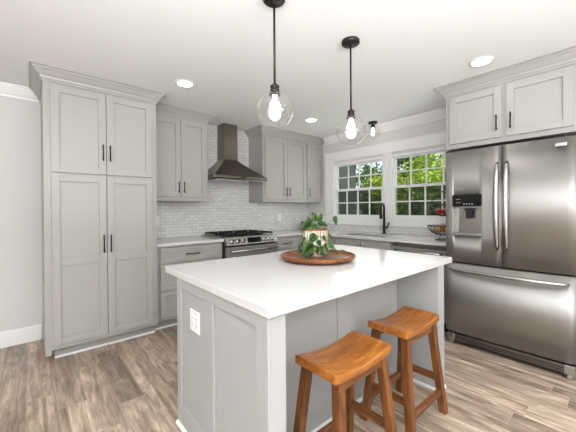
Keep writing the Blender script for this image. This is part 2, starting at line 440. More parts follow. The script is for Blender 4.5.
# --- base cabinets
BF = -.60
def base_body(r, x0, x1):
    build('cabinet_body', MB().box(x0, x1, BF, -.012, .10, .880), m_cab, r, .001)
    build('toe_kick', MB().box(x0, x1, -.53, -.02, 0, .10), m_cab, r)
r = empty('base_cabinet', (-2.4, -.3, 0), 'grey three-drawer base cabinet between pantry and range', 'cabinet')
base_body(r, -2.791, -2.026); T = TY(BF)
build('shoe_moulding', MB().box(-2.79, -2.03, -.547, -.53, 0, .018), m_trim, r, .005)
for z0, z1 in ((.705, .862), (.420, .688), (.135, .403)):
    d = shaker(T, -2.745, -2.065, z0, z1, r, m_cab, 'drawer', fr=.045); pull(T, -2.405, (z0+z1)/2, .16, d, False)
r = empty('base_cabinet', (-.9, -.3, 0), 'grey corner base cabinet with a drawer right of the range', 'cabinet')
base_body(r, -1.236, -.6)
d = shaker(T, -1.19, -.86, .705, .862, r, m_cab, 'drawer', fr=.04); pull(T, -1.025, .785, .14, d, False)
d = shaker(T, -1.19, -.86, .135, .688, r, m_cab); pull(T, -.89, .60, .14, d)
r = empty('sink_base_cabinet', (-.3, -1.5, 0), 'grey sink base cabinet below the black faucet', 'cabinet')
k = MB().box(-.60, -.58, -2.008, -.602, .10, .880).box(-.58, -.012, -.64, -.602, .10, .88).box(-.58, -.012, -2.008, -1.98, .10, .88).box(-.58, -.012, -1.98, -.64, .10, .12)
build('cabinet_body', k, m_cab, r, .001)
build('toe_kick', MB().box(-.53, -.05, -2.008, -.602, 0, .10), m_cab, r)
T = TX(-.60)
shaker(T, .70, 1.12, .705, .862, r, m_cab, 'drawer', fr=.04)
shaker(T, 1.16, 1.565, .705, .862, r, m_cab, 'drawer', fr=.04)
shaker(T, 1.585, 1.985, .705, .862, r, m_cab, 'drawer', fr=.04)
for a, b, hx in ((.70, 1.12, 1.09), (1.16, 1.565, 1.535), (1.585, 1.985, 1.615)):
    d = shaker(T, a, b, .135, .688, r, m_cab); pull(T, hx, .60, .14, d)

# --- countertops
SK = (-.50, -.13, -1.80, -1.02)   # sink hole x0,x1,y0,y1
ct = build('countertop', MB().box(-2.791, -2.022, -.64, -.009, .884, .915), m_quartz, None, .002)
tag(ct, 'short white countertop between pantry and range', 'countertop')
m = MB(); z0, z1 = .884, .915
m.box(-1.240, -.64, -.64, -.009, z0, z1)
m.box(-.64, -.009, -1.02, -.009, z0, z1)
m.box(-.64, SK[0], -1.80, -1.02, z0, z1); m.box(SK[1], -.009, -1.80, -1.02, z0, z1)
m.box(-.64, -.009, -2.618, -1.80, z0, z1)
tag(build('countertop', m, m_quartz), 'L-shaped white countertop running under the windows to the refrigerator', 'countertop')
m = MB(); a, b, c0, d0 = SK; t = .004
m.box(a-.01, b+.01, c0-.01, d0+.01, .70, .704)
m.box(a-.01, a-.001, c0-.01, d0+.01, .70, .883).box(b+.001, b+.01, c0-.01, d0+.01, .70, .883)
m.box(a-.01, b+.01, c0-.01, c0-.001, .70, .883).box(a-.01, b+.01, d0+.001, d0+.01, .70, .883)
sk = build('sink', m, m_steel_d, None, loc=(-.3, -1.46, .70)); tag(sk, 'steel undermount sink sunk in the counter under the windows', 'sink')
build('drain', MB().lathe([(0, 0), (.04, 0), (.045, .004), (.0, .004)], (-.31, -1.46, .704), 20), m_chrome, sk)

# ================================================================ dishwasher
r = empty('dishwasher', (-.3, -2.315, 0), 'stainless dishwasher under the counter left of the refrigerator', 'dishwasher')
build('dishwasher_body', MB().box(-.60, -.05, -2.612, -2.016, .09, .878), m_dark, r)
build('dishwasher_door', MB().box(-.64, -.60, -2.608, -2.020, .11, .835), m_steel, r, .004)
build('control_strip', MB().box(-.638, -.60, -2.608, -2.020, .842, .872), m_steel_d, r, .003)
build('handle', MB().tube([(-.64, -2.06, .80), (-.675, -2.07, .80), (-.675, -2.56, .80), (-.64, -2.57, .80)], .011, 10), m_handle, r)
build('toe_kick', MB().box(-.55, -.10, -2.608, -2.020, 0, .09), m_dark, r)

# ================================================================ range
RX0, RX1 = -2.014, -1.248
r = empty('gas_range', (-1.618, -.33, 0), 'stainless slide-in gas range with black grates under the hood', 'stove')
build('range_body', MB().box(RX0, RX1, -.64, -.02, .06, .895), m_dark, r)
build('cooktop', MB().box(RX0-.004, RX1+.004, -.655, -.012, .918, .928).box(RX0+.004, RX1-.004, -.64, -.02, .895, .918), m_steel, r, .002)
build('burner_well', MB().box(RX0+.03, RX1-.03, -.61, -.05, .926, .932), m_blackp, r, .002)
cp = MB().hexa([(RX0, -.705, .835), (RX1, -.705, .835), (RX1, -.64, .835), (RX0, -.64, .835)], [(RX0, -.672, .925), (RX1, -.672, .925), (RX1, -.64, .925), (RX0, -.64, .925)])
cpo = build('control_panel', cp, m_steel, r, .003)
build('display', MB().hexa([(-1.72, -.7015, .850), (-1.515, -.7015, .850), (-1.515, -.69, .850), (-1.72, -.69, .850)], [(-1.72, -.678, .914), (-1.515, -.678, .914), (-1.515, -.67, .914), (-1.72, -.67, .914)]), m_blackp, cpo)
for kx in (-1.94, -1.862, -1.787, -1.47, -1.40, -1.335):
    nrm = Vector((0, -.94, .34)).normalized(); cpt = Vector((kx, -.689, .880))
    m = MB().tube([cpt, cpt+nrm*.012, cpt+nrm*.0125, cpt+nrm*.036], [.030, .028, .023, .021], 20)
    ko = build('knob', m, m_handle, r)
    build('knob_mark', MB().tube([cpt+nrm*.0355, cpt+nrm*.0375], .013, 14), m_blackp, ko)
build('oven_door', MB().box(RX0+.004, RX1-.004, -.695, -.64, .255, .810), m_steel, r, .004)
build('oven_window', MB().box(RX0+.12, RX1-.12, -.698, -.69, .40, .70), m_blackp, r, .003)
build('handle', MB().tube([(RX0+.05, -.69, .765), (RX0+.05, -.745, .765)], .009, 10).tube([(RX1-.05, -.69, .765), (RX1-.05, -.745, .765)], .009, 10).tube([(RX0+.03, -.745, .765), (RX1-.03, -.745, .765)], .013, 12), m_handle, r)
build('storage_drawer', MB().box(RX0+.004, RX1-.004, -.69, -.64, .075, .245), m_steel, r, .004)
gz = .948
for i in range(3):
    gx0 = RX0+.035+i*.237; gx1 = gx0+.23
    m = MB(); bt = .006
    for y in (-.605, -.06): m.box(gx0, gx1, y-bt, y+bt, gz, gz+.014)
    for x in (gx0, gx1): m.box(x-bt, x+bt, -.605, -.06, gz, gz+.014)
    m.box(gx0, gx1, -.34, -.328, gz, gz+.014)
    cx_ = (gx0+gx1)/2
    for yc in (-.47, -.195):
        for s in (-1, 1):
            m.box(cx_+s*.03, cx_+s*.115, yc-bt, yc+bt, gz, gz+.016)
            m.box(cx_-bt, cx_+bt, yc+s*.03, yc+s*.13, gz, gz+.016)
    for x in (gx0, gx1):
        for y in (-.605, -.06): m.box(x-bt, x+bt, y-bt, y+bt, .931, gz)
    build('grate', m, m_iron, r)
    for yc in (-.47, -.195):
        build('burner', MB().lathe([(0, 0), (.045, 0), (.045, .006), (.034, .007), (.034, .013), (0, .014)], (cx_, yc, .931), 20), m_iron, r)

# ================================================================ range hood
r = empty('range_hood', (-1.665, -.02, 1.65), 'stainless chimney range hood on the tiled wall', 'range hood')
hx0, hx1, hf = -2.068, -1.262, -.50
build('canopy_lip', MB().box(hx0, hx1, hf, -.010, 1.662, 1.694), m_steel_d, r, .002)
m = MB(); N = 10; cx0, cx1, cf = -1.772, -1.56, -.205
rings = []
for k in range(N+1):
    t = k/N; s = 1-(1-t)**1.15           # concave flare
    a = hx0+(cx0-hx0)*s; b = hx1+(cx1-hx1)*s; f = hf+(cf-hf)*s; z = 1.694+(1.95-1.694)*t
    zz = z
    rings.append([m.v(a, f, zz), m.v(b, f, zz), m.v(b, -.010, zz), m.v(a, -.010, zz)])
for A, B in zip(rings, rings[1:]):
    for k in range(4):
        fc = m.b.faces.new((A[k], A[(k+1)%4], B[(k+1)%4], B[k]))
m.b.faces.new(rings[0][::-1]); m.b.faces.new(rings[-1])
build('canopy', m, m_steel_d, r)
build('chimney', MB().box(cx0, cx1, cf, -.010, 1.945, 2.20).box(cx0+.003, cx1-.003, cf+.003, -.010, 2.20, H-.001), m_steel_d, r, .001)
build('grease_filter', MB().box(hx0+.05, hx1-.05, hf+.04, -.06, 1.648, 1.656), m_handle, r)
build('control_buttons', MB().box(-1.70, -1.62, hf-.003, hf+.001, 1.672, 1.684), m_blackp, r)

# ================================================================ refrigerator surround
CX = -.67
r = empty('refrigerator_cabinet', (-.35, -3.11, 1.83), 'grey two-door wall cabinet above the refrigerator', 'cabinet')
build('cabinet_body', MB().box(CX, -.001, -3.60, -2.624, 1.832, H-.001), m_cab, r, .0015)
T = TX(CX)
for a, b, hx in ((2.664, 3.086, 3.052), (3.118, 3.535, 3.152)):
    d = shaker(T, a, b, 1.875, 2.318, r, m_cab); pull(T, hx, 1.875+.125, .135, d)
build('crown_moulding', MB().sweep([(-.001, -2.624), (CX, -2.624), (CX, -3.60), (-.001, -3.60)][::1], [(o, z) for o, z in ccrown]), m_cab, r)
tag(build('end_panel', MB().box(-.60, -.001, -2.645, -2.624, 0, 1.831), m_cab, None, .001), 'narrow grey panel between dishwasher and refrigerator', 'panel')

# ================================================================ refrigerator
r = empty('refrigerator', (-.42, -3.118, 0), 'stainless french-door refrigerator with water dispenser and bottom freezer', 'refrigerator')
FX = -.818; y0, ym, y1 = -2.668, -3.118, -3.568
build('refrigerator_body', MB().box(-.745, -.03, y1+.004, y0-.004, .06, 1.775), m_dark, r, .004)
def fdoor(name, ya, yb, z0, z1, root, hole=None):
    # gently bowed steel door, built as a grid; optional rectangular recess
    ys = [ya+(yb-ya)*k/16 for k in range(17)]; zs = [z0, z1]
    if hole: ys += [hole[0], hole[1]]; zs += [hole[2], hole[3]]
    ys = sorted(set(ys)); zs = sorted(set(zs)); m = MB(); mid = ym
    def bx(y):
        e = min(abs(y-ya), abs(y-yb)); rnd = .012*max(0, 1-e/.02)**2
        return FX-.014*(1-((y-mid)/.45)**2)+.014+rnd
    V = {(i, j): m.v(bx(y), y, z) for i, y in enumerate(ys) for j, z in enumerate(zs)}
    B = {(i, j): m.v(-.75, y, z) for i, y in enumerate(ys) for j, z in enumerate(zs)}
    for i in range(len(ys)-1):
        for j in range(len(zs)-1):
            inside = hole and ys[i] >= hole[0]-1e-6 and ys[i+1] <= hole[1]+1e-6 and zs[j] >= hole[2]-1e-6 and zs[j+1] <= hole[3]+1e-6
            if not inside:
                f = m.b.faces.new((V[i,j], V[i+1,j], V[i+1,j+1], V[i,j+1])); f.smooth = True
            m.b.faces.new((B[i,j], B[i,j+1], B[i+1,j+1], B[i+1,j]))
        for j in (0, len(zs)-1): m.b.faces.new((V[i,j], V[i+1,j], B[i+1,j], B[i,j]))
    for i in (0, len(ys)-1):
        for j in range(len(zs)-1): m.b.faces.new((V[i,j], V[i,j+1], B[i,j+1], B[i,j]))
    if hole:
        ia = [i for i, y in enumerate(ys) if hole[0]-1e-6 <= y <= hole[1]+1e-6]; ja = [j for j, z in enumerate(zs) if hole[2]-1e-6 <= z <= hole[3]+1e-6]
        for a, b in zip(ia, ia[1:]):
            for j in (ja[0], ja[-1]): m.b.faces.new((V[a,j], V[b,j], B[b,j], B[a,j]))
        for a, b in zip(ja, ja[1:]):
            for i in (ia[0], ia[-1]): m.b.faces.new((V[i,a], V[i,b], B[i,b], B[i,a]))
    return build(name, m, m_steel, root)
dh = (-2.972, -2.742, 1.022, 1.272)
dl = fdoor('refrigerator_door', y0, ym+.003, .772, 1.780, r, dh)
dr = fdoor('refrigerator_door', ym-.003, y1, .772, 1.780, r)
fz = fdoor('freezer_drawer', y0, y1, .125, .758, r)
# dispenser
dp = build('dispenser', MB().box(-.826, -.79, dh[0]-.002, dh[1]+.006, 1.282, 1.382), m_blackp, dl, .003); tag(dp, 'black control panel of the dispenser')
for i in range(3):
    for kk in range(2): build('display_mark', MB().box(-.8268, -.8255, -2.775-i*.012-.004, -2.775-i*.012+.002, 1.31+kk*.03, 1.313+kk*.03), m_digit, dp)
for i in range(4): build('display_mark', MB().box(-.8268, -.8255, -2.83-i*.022-.011, -2.83-i*.022, 1.297, 1.301), m_digit, dp)
cav = MB().box(-.7535, -.7505, dh[0], dh[1], 1.022, 1.272)
build('dispenser_recess', cav, m_handle, dl)
build('dispenser_tray', MB().box(-.822, -.76, dh[0]+.004, dh[1]-.004, 1.023, 1.034), m_steel, dl, .002)
build('dispenser_nozzle', MB().box(-.812, -.765, -2.895, -2.835, 1.235, 1.271).tube([(-.795, -2.865, 1.24), (-.79, -2.865, 1.19)], [.018, .012], 12).box(-.80, -.795, -2.89, -2.84, 1.17, 1.24), m_dark, dl)
build('dispenser_frame', MB().box(-.824, -.80, dh[0]-.006, dh[0], 1.016, 1.266).box(-.824, -.80, dh[1], dh[1]+.006, 1.016, 1.266).box(-.826, -.80, dh[0]-.006, dh[1]+.006, 1.262, 1.276).box(-.824, -.80, dh[0]-.006, dh[1]+.006, 1.014, 1.022), m_handle, dl, .001)
def bow(y, z0, z1):
    pts = []; rr = []
    for k in range(21):
        t = k/20; e = math.sin(math.pi*t)**.45
        pts.append((-.812-.052*e-.004*math.sin(math.pi*t), y, z0+(z1-z0)*t)); rr.append(.011+.011*math.sin(math.pi*t)**.5)
    return MB().tube(pts, rr, 12)
build('handle', bow(-3.085, .915, 1.640), m_handle, dl); build('handle', bow(-3.151, .915, 1.640), m_handle, dr)
pts = []; rr = []
for k in range(25):
    t = k/24; e = math.sin(math.pi*t)**.4
    pts.append((-.815-.05*e, -2.715+(-3.521+2.715)*t, .700)); rr.append(.010+.008*math.sin(math.pi*t)**.5)
build('handle', MB().tube(pts, rr, 12), m_handle, fz)
bd = build('badge', MB().box(-.8185, -.811, -3.512, -3.448, 1.712, 1.738), m_chrome, dr, .002)
build('badge_face', MB().box(-.8195, -.818, -3.506, -3.454, 1.718, 1.732), m_steel, bd)
g = MB().box(-.80, -.745, y1+.06, y0-.06, .04, .105)
gr = build('base_grille', g, m_steel_d, r, .003)
g = MB()
for k in range(3): g.box(-.8025, -.7995, y1+.08, y0-.08, .042+k*.018, .048+k*.018)
build('grille_slots', g, m_dark, gr)
for yy in (y0-.045, y1+.045): build('foot', MB().box(-.812, -.745, yy-.03, yy+.03, .045, .112).box(-.80, -.76, yy-.015, yy+.015, 0, .045), m_handle, r, .004)
build('hinge_cover', MB().box(-.80, -.72, y0-.07, y0-.005, 1.781, 1.797), m_dark, r, .004)
build('hinge_cover', MB().box(-.80, -.72, y1+.005, y1+.07, 1.781, 1.797), m_dark, r, .004)

# ================================================================ island
ix0, ix1, iy0, iy1 = -3.107, -1.55, -2.95, -2.05
r = empty('kitchen_island', ((ix0+ix1)/2, -2.45, 0), 'grey panelled kitchen island with seating recess behind the stools', 'kitchen island')
bp_y = -2.64
build('island_body', MB().box(ix0+.09, ix1-.10, bp_y, iy1, 0, .868), m_isl, r, .001)
# left end panel: frame with two recessed fields
m = MB()
m.box(ix0+.012, ix0+.088, iy0, iy1, 0, .868)
def fr(y0_, y1_, z0_, z1_): m.box(ix0, ix0+.012, y0_, y1_, z0_, z1_)
fr(iy0, -2.872, 0, .868); fr(-2.512, -2.448, 0, .868); fr(-2.105, iy1, 0, .868)
for a, b in ((-2.872, -2.512), (-2.448, -2.105)): fr(a, b, .812, .868); fr(a, b, 0, .13)
build('end_panel', m, m_isl, r, .0015, 1)
build('end_panel', MB().box(ix1-.098, ix1, iy0, iy1, 0, .868), m_isl, r, .0015)
build('back_panel', MB().box(ix0+.09, ix1-.10, bp_y-.006, bp_y, 0, .868).box(-2.355, -2.325, bp_y-.012, bp_y-.006, 0, .868), m_isl, r, .001)
sp = [(0, 0), (.014, 0), (.013, .006), (.009, .013), (.004, .018), (0, .019)]
build('shoe_moulding', MB().sweep([(ix0, iy1), (ix0, iy0), (ix0+.088, iy0)], sp).sweep([(ix0+.09, bp_y-.006), (ix1-.10, bp_y-.006)], sp).sweep([(ix1-.098, iy0+.0), (ix1, iy0)], sp), m_trim, r)
build('shoe_moulding', MB().box(ix1-.112, ix1-.098, iy0, bp_y-.02, 0, .019), m_trim, r, .004)
# island slab
tag(build('island_countertop', MB().box(-3.118, -1.450, -2.968, -1.88, .869, .909), m_quartz, None, .003), 'large white quartz slab topping the kitchen island', 'countertop')
# outlet on its end
def outlet(name, T, u, z, root_loc, label, W2=.036, us=(0,)):
    m = MB(T); m.box(u-W2, u+W2, 0, .006, z-.058, z+.058)
    o = build('wall_outlet', m, m_plate, None, .002, loc=root_loc); tag(o, label, 'outlet')
    for du in us:
        v = u+du
        m = MB(T); m.box(v-.017, v+.017, .005, .008, z-.034, z+.034); rc = build('receptacle', m, m_plate, o, .001)
        for k in (-1, 1):
            for e in (-1, 1): build('slot', MB(T).box(v+e*.007-.001, v+e*.007+.001, .008, .0085, z+k*.017-.004, z+k*.017+.004), m_slot, rc)
    return o
outlet('o', TX(ix0+.012), 2.285, .665, (ix0+.012, -2.285, .665), 'white double outlet plate on the grey end panel of the island', .058, (-.024, .024))
outlet('o', TY(-.008), -2.60, 1.135, (-2.60, -.008, 1.135), 'white outlet plate on tile under the cabinet beside the pantry')
outlet('o', TY(-.008), -.66, 1.13, (-.66, -.008, 1.13), 'white outlet plate on tile right of the range')
outlet('o', TX(-.008), .385, 1.10, (-.008, -.385, 1.10), 'white outlet plate on the corner tile behind the potted plant')

# ================================================================ bar stools
def make_stool(label):
    root = empty('bar_stool', (0,0,0), label, 'stool')
    L, D, n = .210, .120, 16
    m = MB(); top = []; bot = []
    for i in range(n+1):
        x = -L+2*L*i/n; zt = .577+.025*(abs(x)/L)**2.0; zb = .548+.014*(abs(x)/L)**2.0
        top.append([m.v(x, y, zt-(.004 if abs(y) > D-.001 else 0)) for y in (-D, -D+.012, 0, D-.012, D)])
        bot.append([m.v(x, y, zb) for y in (-D, D)])
    for i in range(n):
        for j in range(4):
            f = m.b.faces.new((top[i][j], top[i+1][j], top[i+1][j+1], top[i][j+1])); f.smooth = True
        m.b.faces.new((bot[i][0], bot[i][1], bot[i+1][1], bot[i+1][0]))
        m.b.faces.new((top[i][0], bot[i][0], bot[i+1][0], top[i+1][0])); m.b.faces.new((top[i][4], top[i+1][4], bot[i+1][1], bot[i][1]))
    for i in (0, n): m.b.faces.new([*top[i], bot[i][1], bot[i][0]])
    build('seat', m, m_seat, root, .003, local=True)
    h = .021
    def leg(sx, sy):
        a = Vector((sx*.205, sy*.145, 0)); b = Vector((sx*.158, sy*.090, .556))
        lo = [(a.x-h, a.y-h, 0), (a.x+h, a.y-h, 0), (a.x+h, a.y+h, 0), (a.x-h, a.y+h, 0)]
        hi = [(b.x-h, b.y-h, b.z), (b.x+h, b.y-h, b.z), (b.x+h, b.y+h, b.z), (b.x-h, b.y+h, b.z)]
        build('leg', MB().hexa(lo, hi), m_leg, root, .003, local=True)
    for sx in (-1, 1):
        for sy in (-1, 1): leg(sx, sy)
    def at(z): t = z/.556; return .205-.047*t, .145-.055*t
    for sy in (-1, 1):
        ax, ay = at(.135); build('stretcher', MB().box(-ax+.015, ax-.015, sy*ay-.011, sy*ay+.011, .115, .155), m_leg_x, root, .002, local=True)
    for sx in (-1, 1):
        ax, ay = at(.21); build('stretcher', MB().box(sx*ax-.011, sx*ax+.011, -ay+.015, ay-.015, .19, .23), m_leg_y, root, .002, local=True)
        ax, ay = at(.535)
    for sy in (-1, 1):
        ax, ay = at(.53); build('apron', MB().box(-ax+.015, ax-.015, sy*ay-.010, sy*ay+.010, .505, .551), m_leg_x, root, .002, local=True)
    return root
s = make_stool('wooden saddle-seat bar stool nearest the outlet end of the island'); s.location = (-2.642, -2.936, 0)
s2 = copy_tree(s); s2.location = (-2.040, -2.913, 0); s2['label'] = 'wooden saddle-seat bar stool nearest the refrigerator'
s['group'] = s2['group'] = 'bar stools at the island'

# ================================================================ tray and potted pothos
tx, ty, tz = -2.238, -2.378, .909
r = empty('wooden_serving_tray', (tx, ty, tz), 'round acacia wood tray on the island under the potted plant', 'tray')
build('tray_base', MB().lathe([(0, 0), (.20, 0), (.215, .006), (.215, .009), (0, .009)], (tx, ty, tz), 64), m_tray, r)
build('tray_plate', MB().lathe([(0, .009), (.225, .009), (.250, .015), (.260, .026), (.260, .034), (.252, .034), (.246, .024), (.22, .018), (0, .018)], (tx, ty, tz), 72), m_tray, r)
build('tray_rim', MB().tube([(tx+.257*math.cos(a*math.pi/36), ty+.257*math.sin(a*math.pi/36), tz+.036) for a in range(73)], .0035, 8, False), m_copper, r)

ppx, ppy, ppz = -2.205, -2.325, tz+.0185
r = empty('potted_pothos', (ppx, ppy, ppz), 'trailing green pothos in a pink and white pot on the tray', 'potted plant')
build('pot', MB().lathe([(0, 0), (.066, 0), (.073, .006), (.088, .09), (.089, .188), (.084, .192), (.080, .185), (.078, .17), (0, .17)], (ppx, ppy, ppz), 40), m_pot, r)
build('pot_rim', MB().lathe([(.0895, .185), (.0915, .187), (.0915, .196), (.084, .197), (.083, .187)], (ppx, ppy, ppz), 40), m_copper, r)
build('soil', MB().lathe([(0, .178), (.081, .176), (.081, .170), (0, .170)], (ppx, ppy, ppz), 30), m_soil, r)
def pleaf(m, base, d, nrm, L):     # heart-shaped leaf: base point, direction, facing normal
    d = Vector(d).normalized(); side = d.cross(Vector(nrm)).normalized(); nrm = side.cross(d).normalized()
    base = Vector(base); Wd = L*.40
    prof = [(-.02, 0), (-.09, .5), (.06, .92), (.28, 1.0), (.52, .78), (.78, .38), (1.0, 0.0)]
    mid, lf, rt = [], [], []
    for s_, wv in prof:
        c_ = base+d*L*max(s_, -.02)-nrm*L*.22*max(0, s_)**2
        mid.append(m.v(*c_)); e = base+d*L*s_-nrm*L*.22*max(0, s_)**2+nrm*Wd*.22*wv
        if wv > 0: lf.append(m.v(*(e+side*Wd*wv))); rt.append(m.v(*(e-side*Wd*wv)))
        else: lf.append(mid[-1]); rt.append(mid[-1])
    for k in range(len(prof)-1):
        for E in (lf, rt):
            vs = []
            for x in (mid[k], mid[k+1], E[k+1], E[k]):
                if x not in vs: vs.append(x)
            if len(vs) > 2: f = m.b.faces.new(vs); f.smooth = True
lm = MB(); st = MB(); rnd = random.Random(11)
camdir = Vector((-.72, -.69, 0)); rightd = Vector((.757, -.653, 0))
top = Vector((ppx, ppy, ppz+.19))
P0 = Vector((ppx, ppy, ppz)); up = Vector((0,0,1))
def W3(u, q, z): return P0+rightd*u+camdir*q+up*(z*1.09)
def stemto(b, base=None):
    a = base or (top+Vector(((b-top).x*.3, (b-top).y*.3, -.02)))
    st.tube([a, (a+b)/2+up*.012, b], .0018, 5)
# upright crown at the back left of the pot: (right, towards camera, height, direction(r,c,z), size)
for u, q, z, dx, L in ((-.04, .03, .215, (-.8, .5, -.5), .078), (-.005, .0, .235, (.1, .3, .9), .050), (.022, -.02, .225, (.5, .2, .8), .052),
        (.03, .02, .21, (.9, .4, .1), .046), (-.01, .03, .205, (.2, .8, -.6), .05), (-.03, -.03, .22, (-.5, -.2, .7), .045),
        (.035, -.03, .24, (.2, .0, 1), .04), (.0, -.05, .20, (0, -.9, .3), .05), (-.06, -.01, .20, (-.9, 0, -.1), .045), (.012, .045, .19, (-.3, .7, -.5), .042), (.0, -.02, .25, (-.4, .1, .7), .045), (.015, .0, .215, (.3, .8, .1), .05), (-.025, .01, .225, (-.6, .5, .2), .05), (.045, .0, .215, (.8, .2, -.3), .045)):
    b = W3(u, q, z); d = rightd*dx[0]+camdir*dx[1]+up*dx[2]; stemto(b); pleaf(lm, b, d, camdir+up*.6, L*1.12)
# leaves trailing over the wall of the pot
for u, q, z, dx, L in ((.0, .098, .145, (-.65, .1, -.75), .062), (-.015, .10, .085, (-.75, .2, -.6), .092), (.01, .10, .07, (.1, .3, -.9), .045),
        (.055, .085, .135, (.5, .2, -.8), .034), (.068, .08, .085, (.4, .3, -.8), .045), (.088, .05, .075, (.9, .2, -.35), .055), (-.088, .03, .09, (-.7, .4, -.7), .065),
        (-.045, .10, .04, (-.8, .3, -.3), .05), (.035, .10, .03, (.6, .4, -.2), .035), (-.02, -.1, .12, (-.2, -.3, -.9), .06), (.05, -.09, .10, (.3, -.3, -.9), .06), (-.07, -.07, .13, (-.5, -.4, -.8), .055), (-.06, .085, .06, (-.2, .3, -.9), .06), (.095, .02, .10, (.8, .1, -.6), .05), (-.1, .0, .06, (-.6, .4, -.5), .05), (.02, .1, .11, (.3, .2, -.9), .038), (.075, .06, .05, (.5, .5, -.5), .042), (-.095, .04, .045, (-.8, .3, -.2), .05), (-.075, .06, .125, (-.6, .4, -.6), .05), (.09, -.02, .14, (.7, .0, -.6), .045), (.04, .1, .07, (.2, .3, -.8), .04), (-.03, .105, .03, (-.3, .6, -.3), .045)):
    b = W3(u, q, z); d = rightd*dx[0]+camdir*dx[1]+up*dx[2]
    o1 = (rightd*u+camdir*q).normalized(); stt = top+o1*.085+up*.012
    st.tube([top+o1*.04-up*.01, stt, stt+o1*.012-up*.03, b], .0018, 5); pleaf(lm, b, d, o1+up*.3, L*1.2)
# one vine reaching the right edge of the tray, one upright shoot
st.tube([top+rightd*.05+camdir*.04, W3(.09, .05, .16), W3(.115, .04, .05), W3(.16, .03, .018), W3(.205, .01, .02)], .0018, 5)
pleaf(lm, W3(.185, .01, .035), rightd*.9+camdir*.2-up*.18, up, .058); pleaf(lm, W3(.13, .05, .022), rightd*.6+camdir*.6, up, .04)
tip = W3(.132, -.02, .245); st.tube([top+rightd*.05, W3(.085, -.01, .20), tip], .0016, 5)
st.tube([tip, W3(.138, -.02, .26)], .0016, 5); pleaf(lm, W3(.134, -.02, .255), rightd*.42-up*.9, camdir+rightd*1.1, .07)
build('foliage', lm, m_pothos, r, normals=False); build('stems', st, m_stem, r)

# ================================================================ faucet
fx, fy = -.085, -1.585
r = empty('faucet', (fx, fy, .915), 'black gooseneck faucet behind the sink', 'faucet')
build('faucet_body', MB().lathe([(0, 0), (.027, 0), (.027, .012), (.021, .018), (.019, .12), (.015, .13), (0, .13)], (fx, fy, .915), 20), m_black, r)
sd = Vector((-.96, -.28, 0)).normalized(); fb = Vector((fx, fy, 0)); R_ = .075
pts = [(fx, fy, 1.03), (fx, fy, 1.265)]+[tuple(fb+sd*(R_-R_*math.cos(a))+Vector((0,0,1.265+R_*math.sin(a)))) for a in [k*math.pi/12 for k in range(1, 12)]]+[tuple(fb+sd*2*R_+Vector((0,0,1.25)))]
build('spout', MB().tube(pts, .015, 12), m_black, r)
e_ = fb+sd*2*R_
build('spray_head', MB().tube([(e_.x, e_.y, 1.255), (e_.x, e_.y, 1.22), (e_.x, e_.y, 1.13), (e_.x, e_.y, 1.125)], [.016, .020, .022, .015], 14), m_black, r)
build('lever', MB().tube([(fx, fy-.015, 1.0), (fx, fy-.045, 1.0), (fx, fy-.055, 1.03), (fx, fy-.075, 1.075)], [.015, .013, .011, .009], 10), m_black, r)

# small black device in the corner
r = build('coffee_grinder', MB().box(-.27, -.15, -.24, -.12, .9155, 1.055), m_blackp, None, .01, loc=(-.21, -.18, .9155))
tag(r, 'small black boxy appliance in the counter corner behind the potted plant', 'appliance')
build('base', MB().box(-.275, -.145, -.245, -.115, .9152, .93), m_black, r, .004)

# ================================================================ two-tier fruit basket
bx_, by_ = -.33, -2.455
r = empty('fruit_basket', (bx_, by_, .915), 'black wire two-tier fruit basket on the counter beside the refrigerator', 'basket')
def bowl(name, z, R, dp):
    m = MB()
    for (rr, zz, th) in ((R, z, .0055), (R*.80, z-dp*.55, .002), (R*.5, z-dp*.9, .002)):
        m.tube([(bx_+rr*math.cos(a*math.pi/20), by_+rr*math.sin(a*math.pi/20), zz) for a in range(41)], th, 6, False)
    for k in range(28):
        a = 2*math.pi*k/28
        m.tube([(bx_+R*math.sin(t)*math.cos(a), by_+R*math.sin(t)*math.sin(a), z-dp*math.cos(t)) for t in (.12, .45, .8, 1.15, math.pi/2)], .0024, 5, False)
    m.lathe([(0, -dp*.985), (R*.18, -dp*.97), (R*.18, -dp*.95), (0, -dp*.95)], (bx_, by_, z), 20)
    return build(name, m, m_black, r)
bowl('lower_bowl', 1.07, .155, .105); bowl('upper_bowl', 1.30, .135, .125)
m = MB()
for k in range(3):
    a = 2*math.pi*k/3+.9; m.tube([(bx_+.075*math.cos(a), by_+.075*math.sin(a), .919), (bx_+.05*math.cos(a), by_+.05*math.sin(a), .96)], .004, 6)
m.tube([(bx_+.075*math.cos(a*math.pi/16), by_+.075*math.sin(a*math.pi/16), .919) for a in range(33)], .004, 6, False)
build('foot', m, m_black, r)
m = MB().tube([(bx_+.10, by_, 1.0), (bx_+.165, by_, 1.06), (bx_+.17, by_, 1.30), (bx_+.14, by_, 1.42), (bx_+.06, by_, 1.46), (bx_, by_+.02, 1.44)], .005, 8)
m.tube([(bx_, by_+.02, 1.44), (bx_-.01, by_+.09, 1.385), (bx_, by_+.135, 1.31)], .005, 8)
m.tube([(bx_+.168, by_, 1.315), (bx_+.13, by_, 1.315)], .004, 6)
build('stand', m, m_black, r)
def fruit(name, dx, dy, z, rad, mat, label, cat, grp):
    o = build(name, MB().ball((bx_+dx, by_+dy, z), rad, 12, .88), mat, None, loc=(bx_+dx, by_+dy, z-rad*.88)); tag(o, label, cat, grp)
    build('stalk', MB().tube([(bx_+dx, by_+dy, z+rad*.82), (bx_+dx+.002, by_+dy, z+rad*1.02)], .003, 6), m_stem, o)
g = 'red tomatoes in the upper bowl of the fruit basket'
for dx, dy, z in ((-.028, .030, 1.226), (-.030, -.046, 1.228), (.040, -.006, 1.226)): fruit('tomato', dx, dy, z, .037, m_red, 'red tomato in the upper wire bowl of the fruit basket', 'tomato', g)
g = 'brown onions in the lower bowl of the fruit basket'
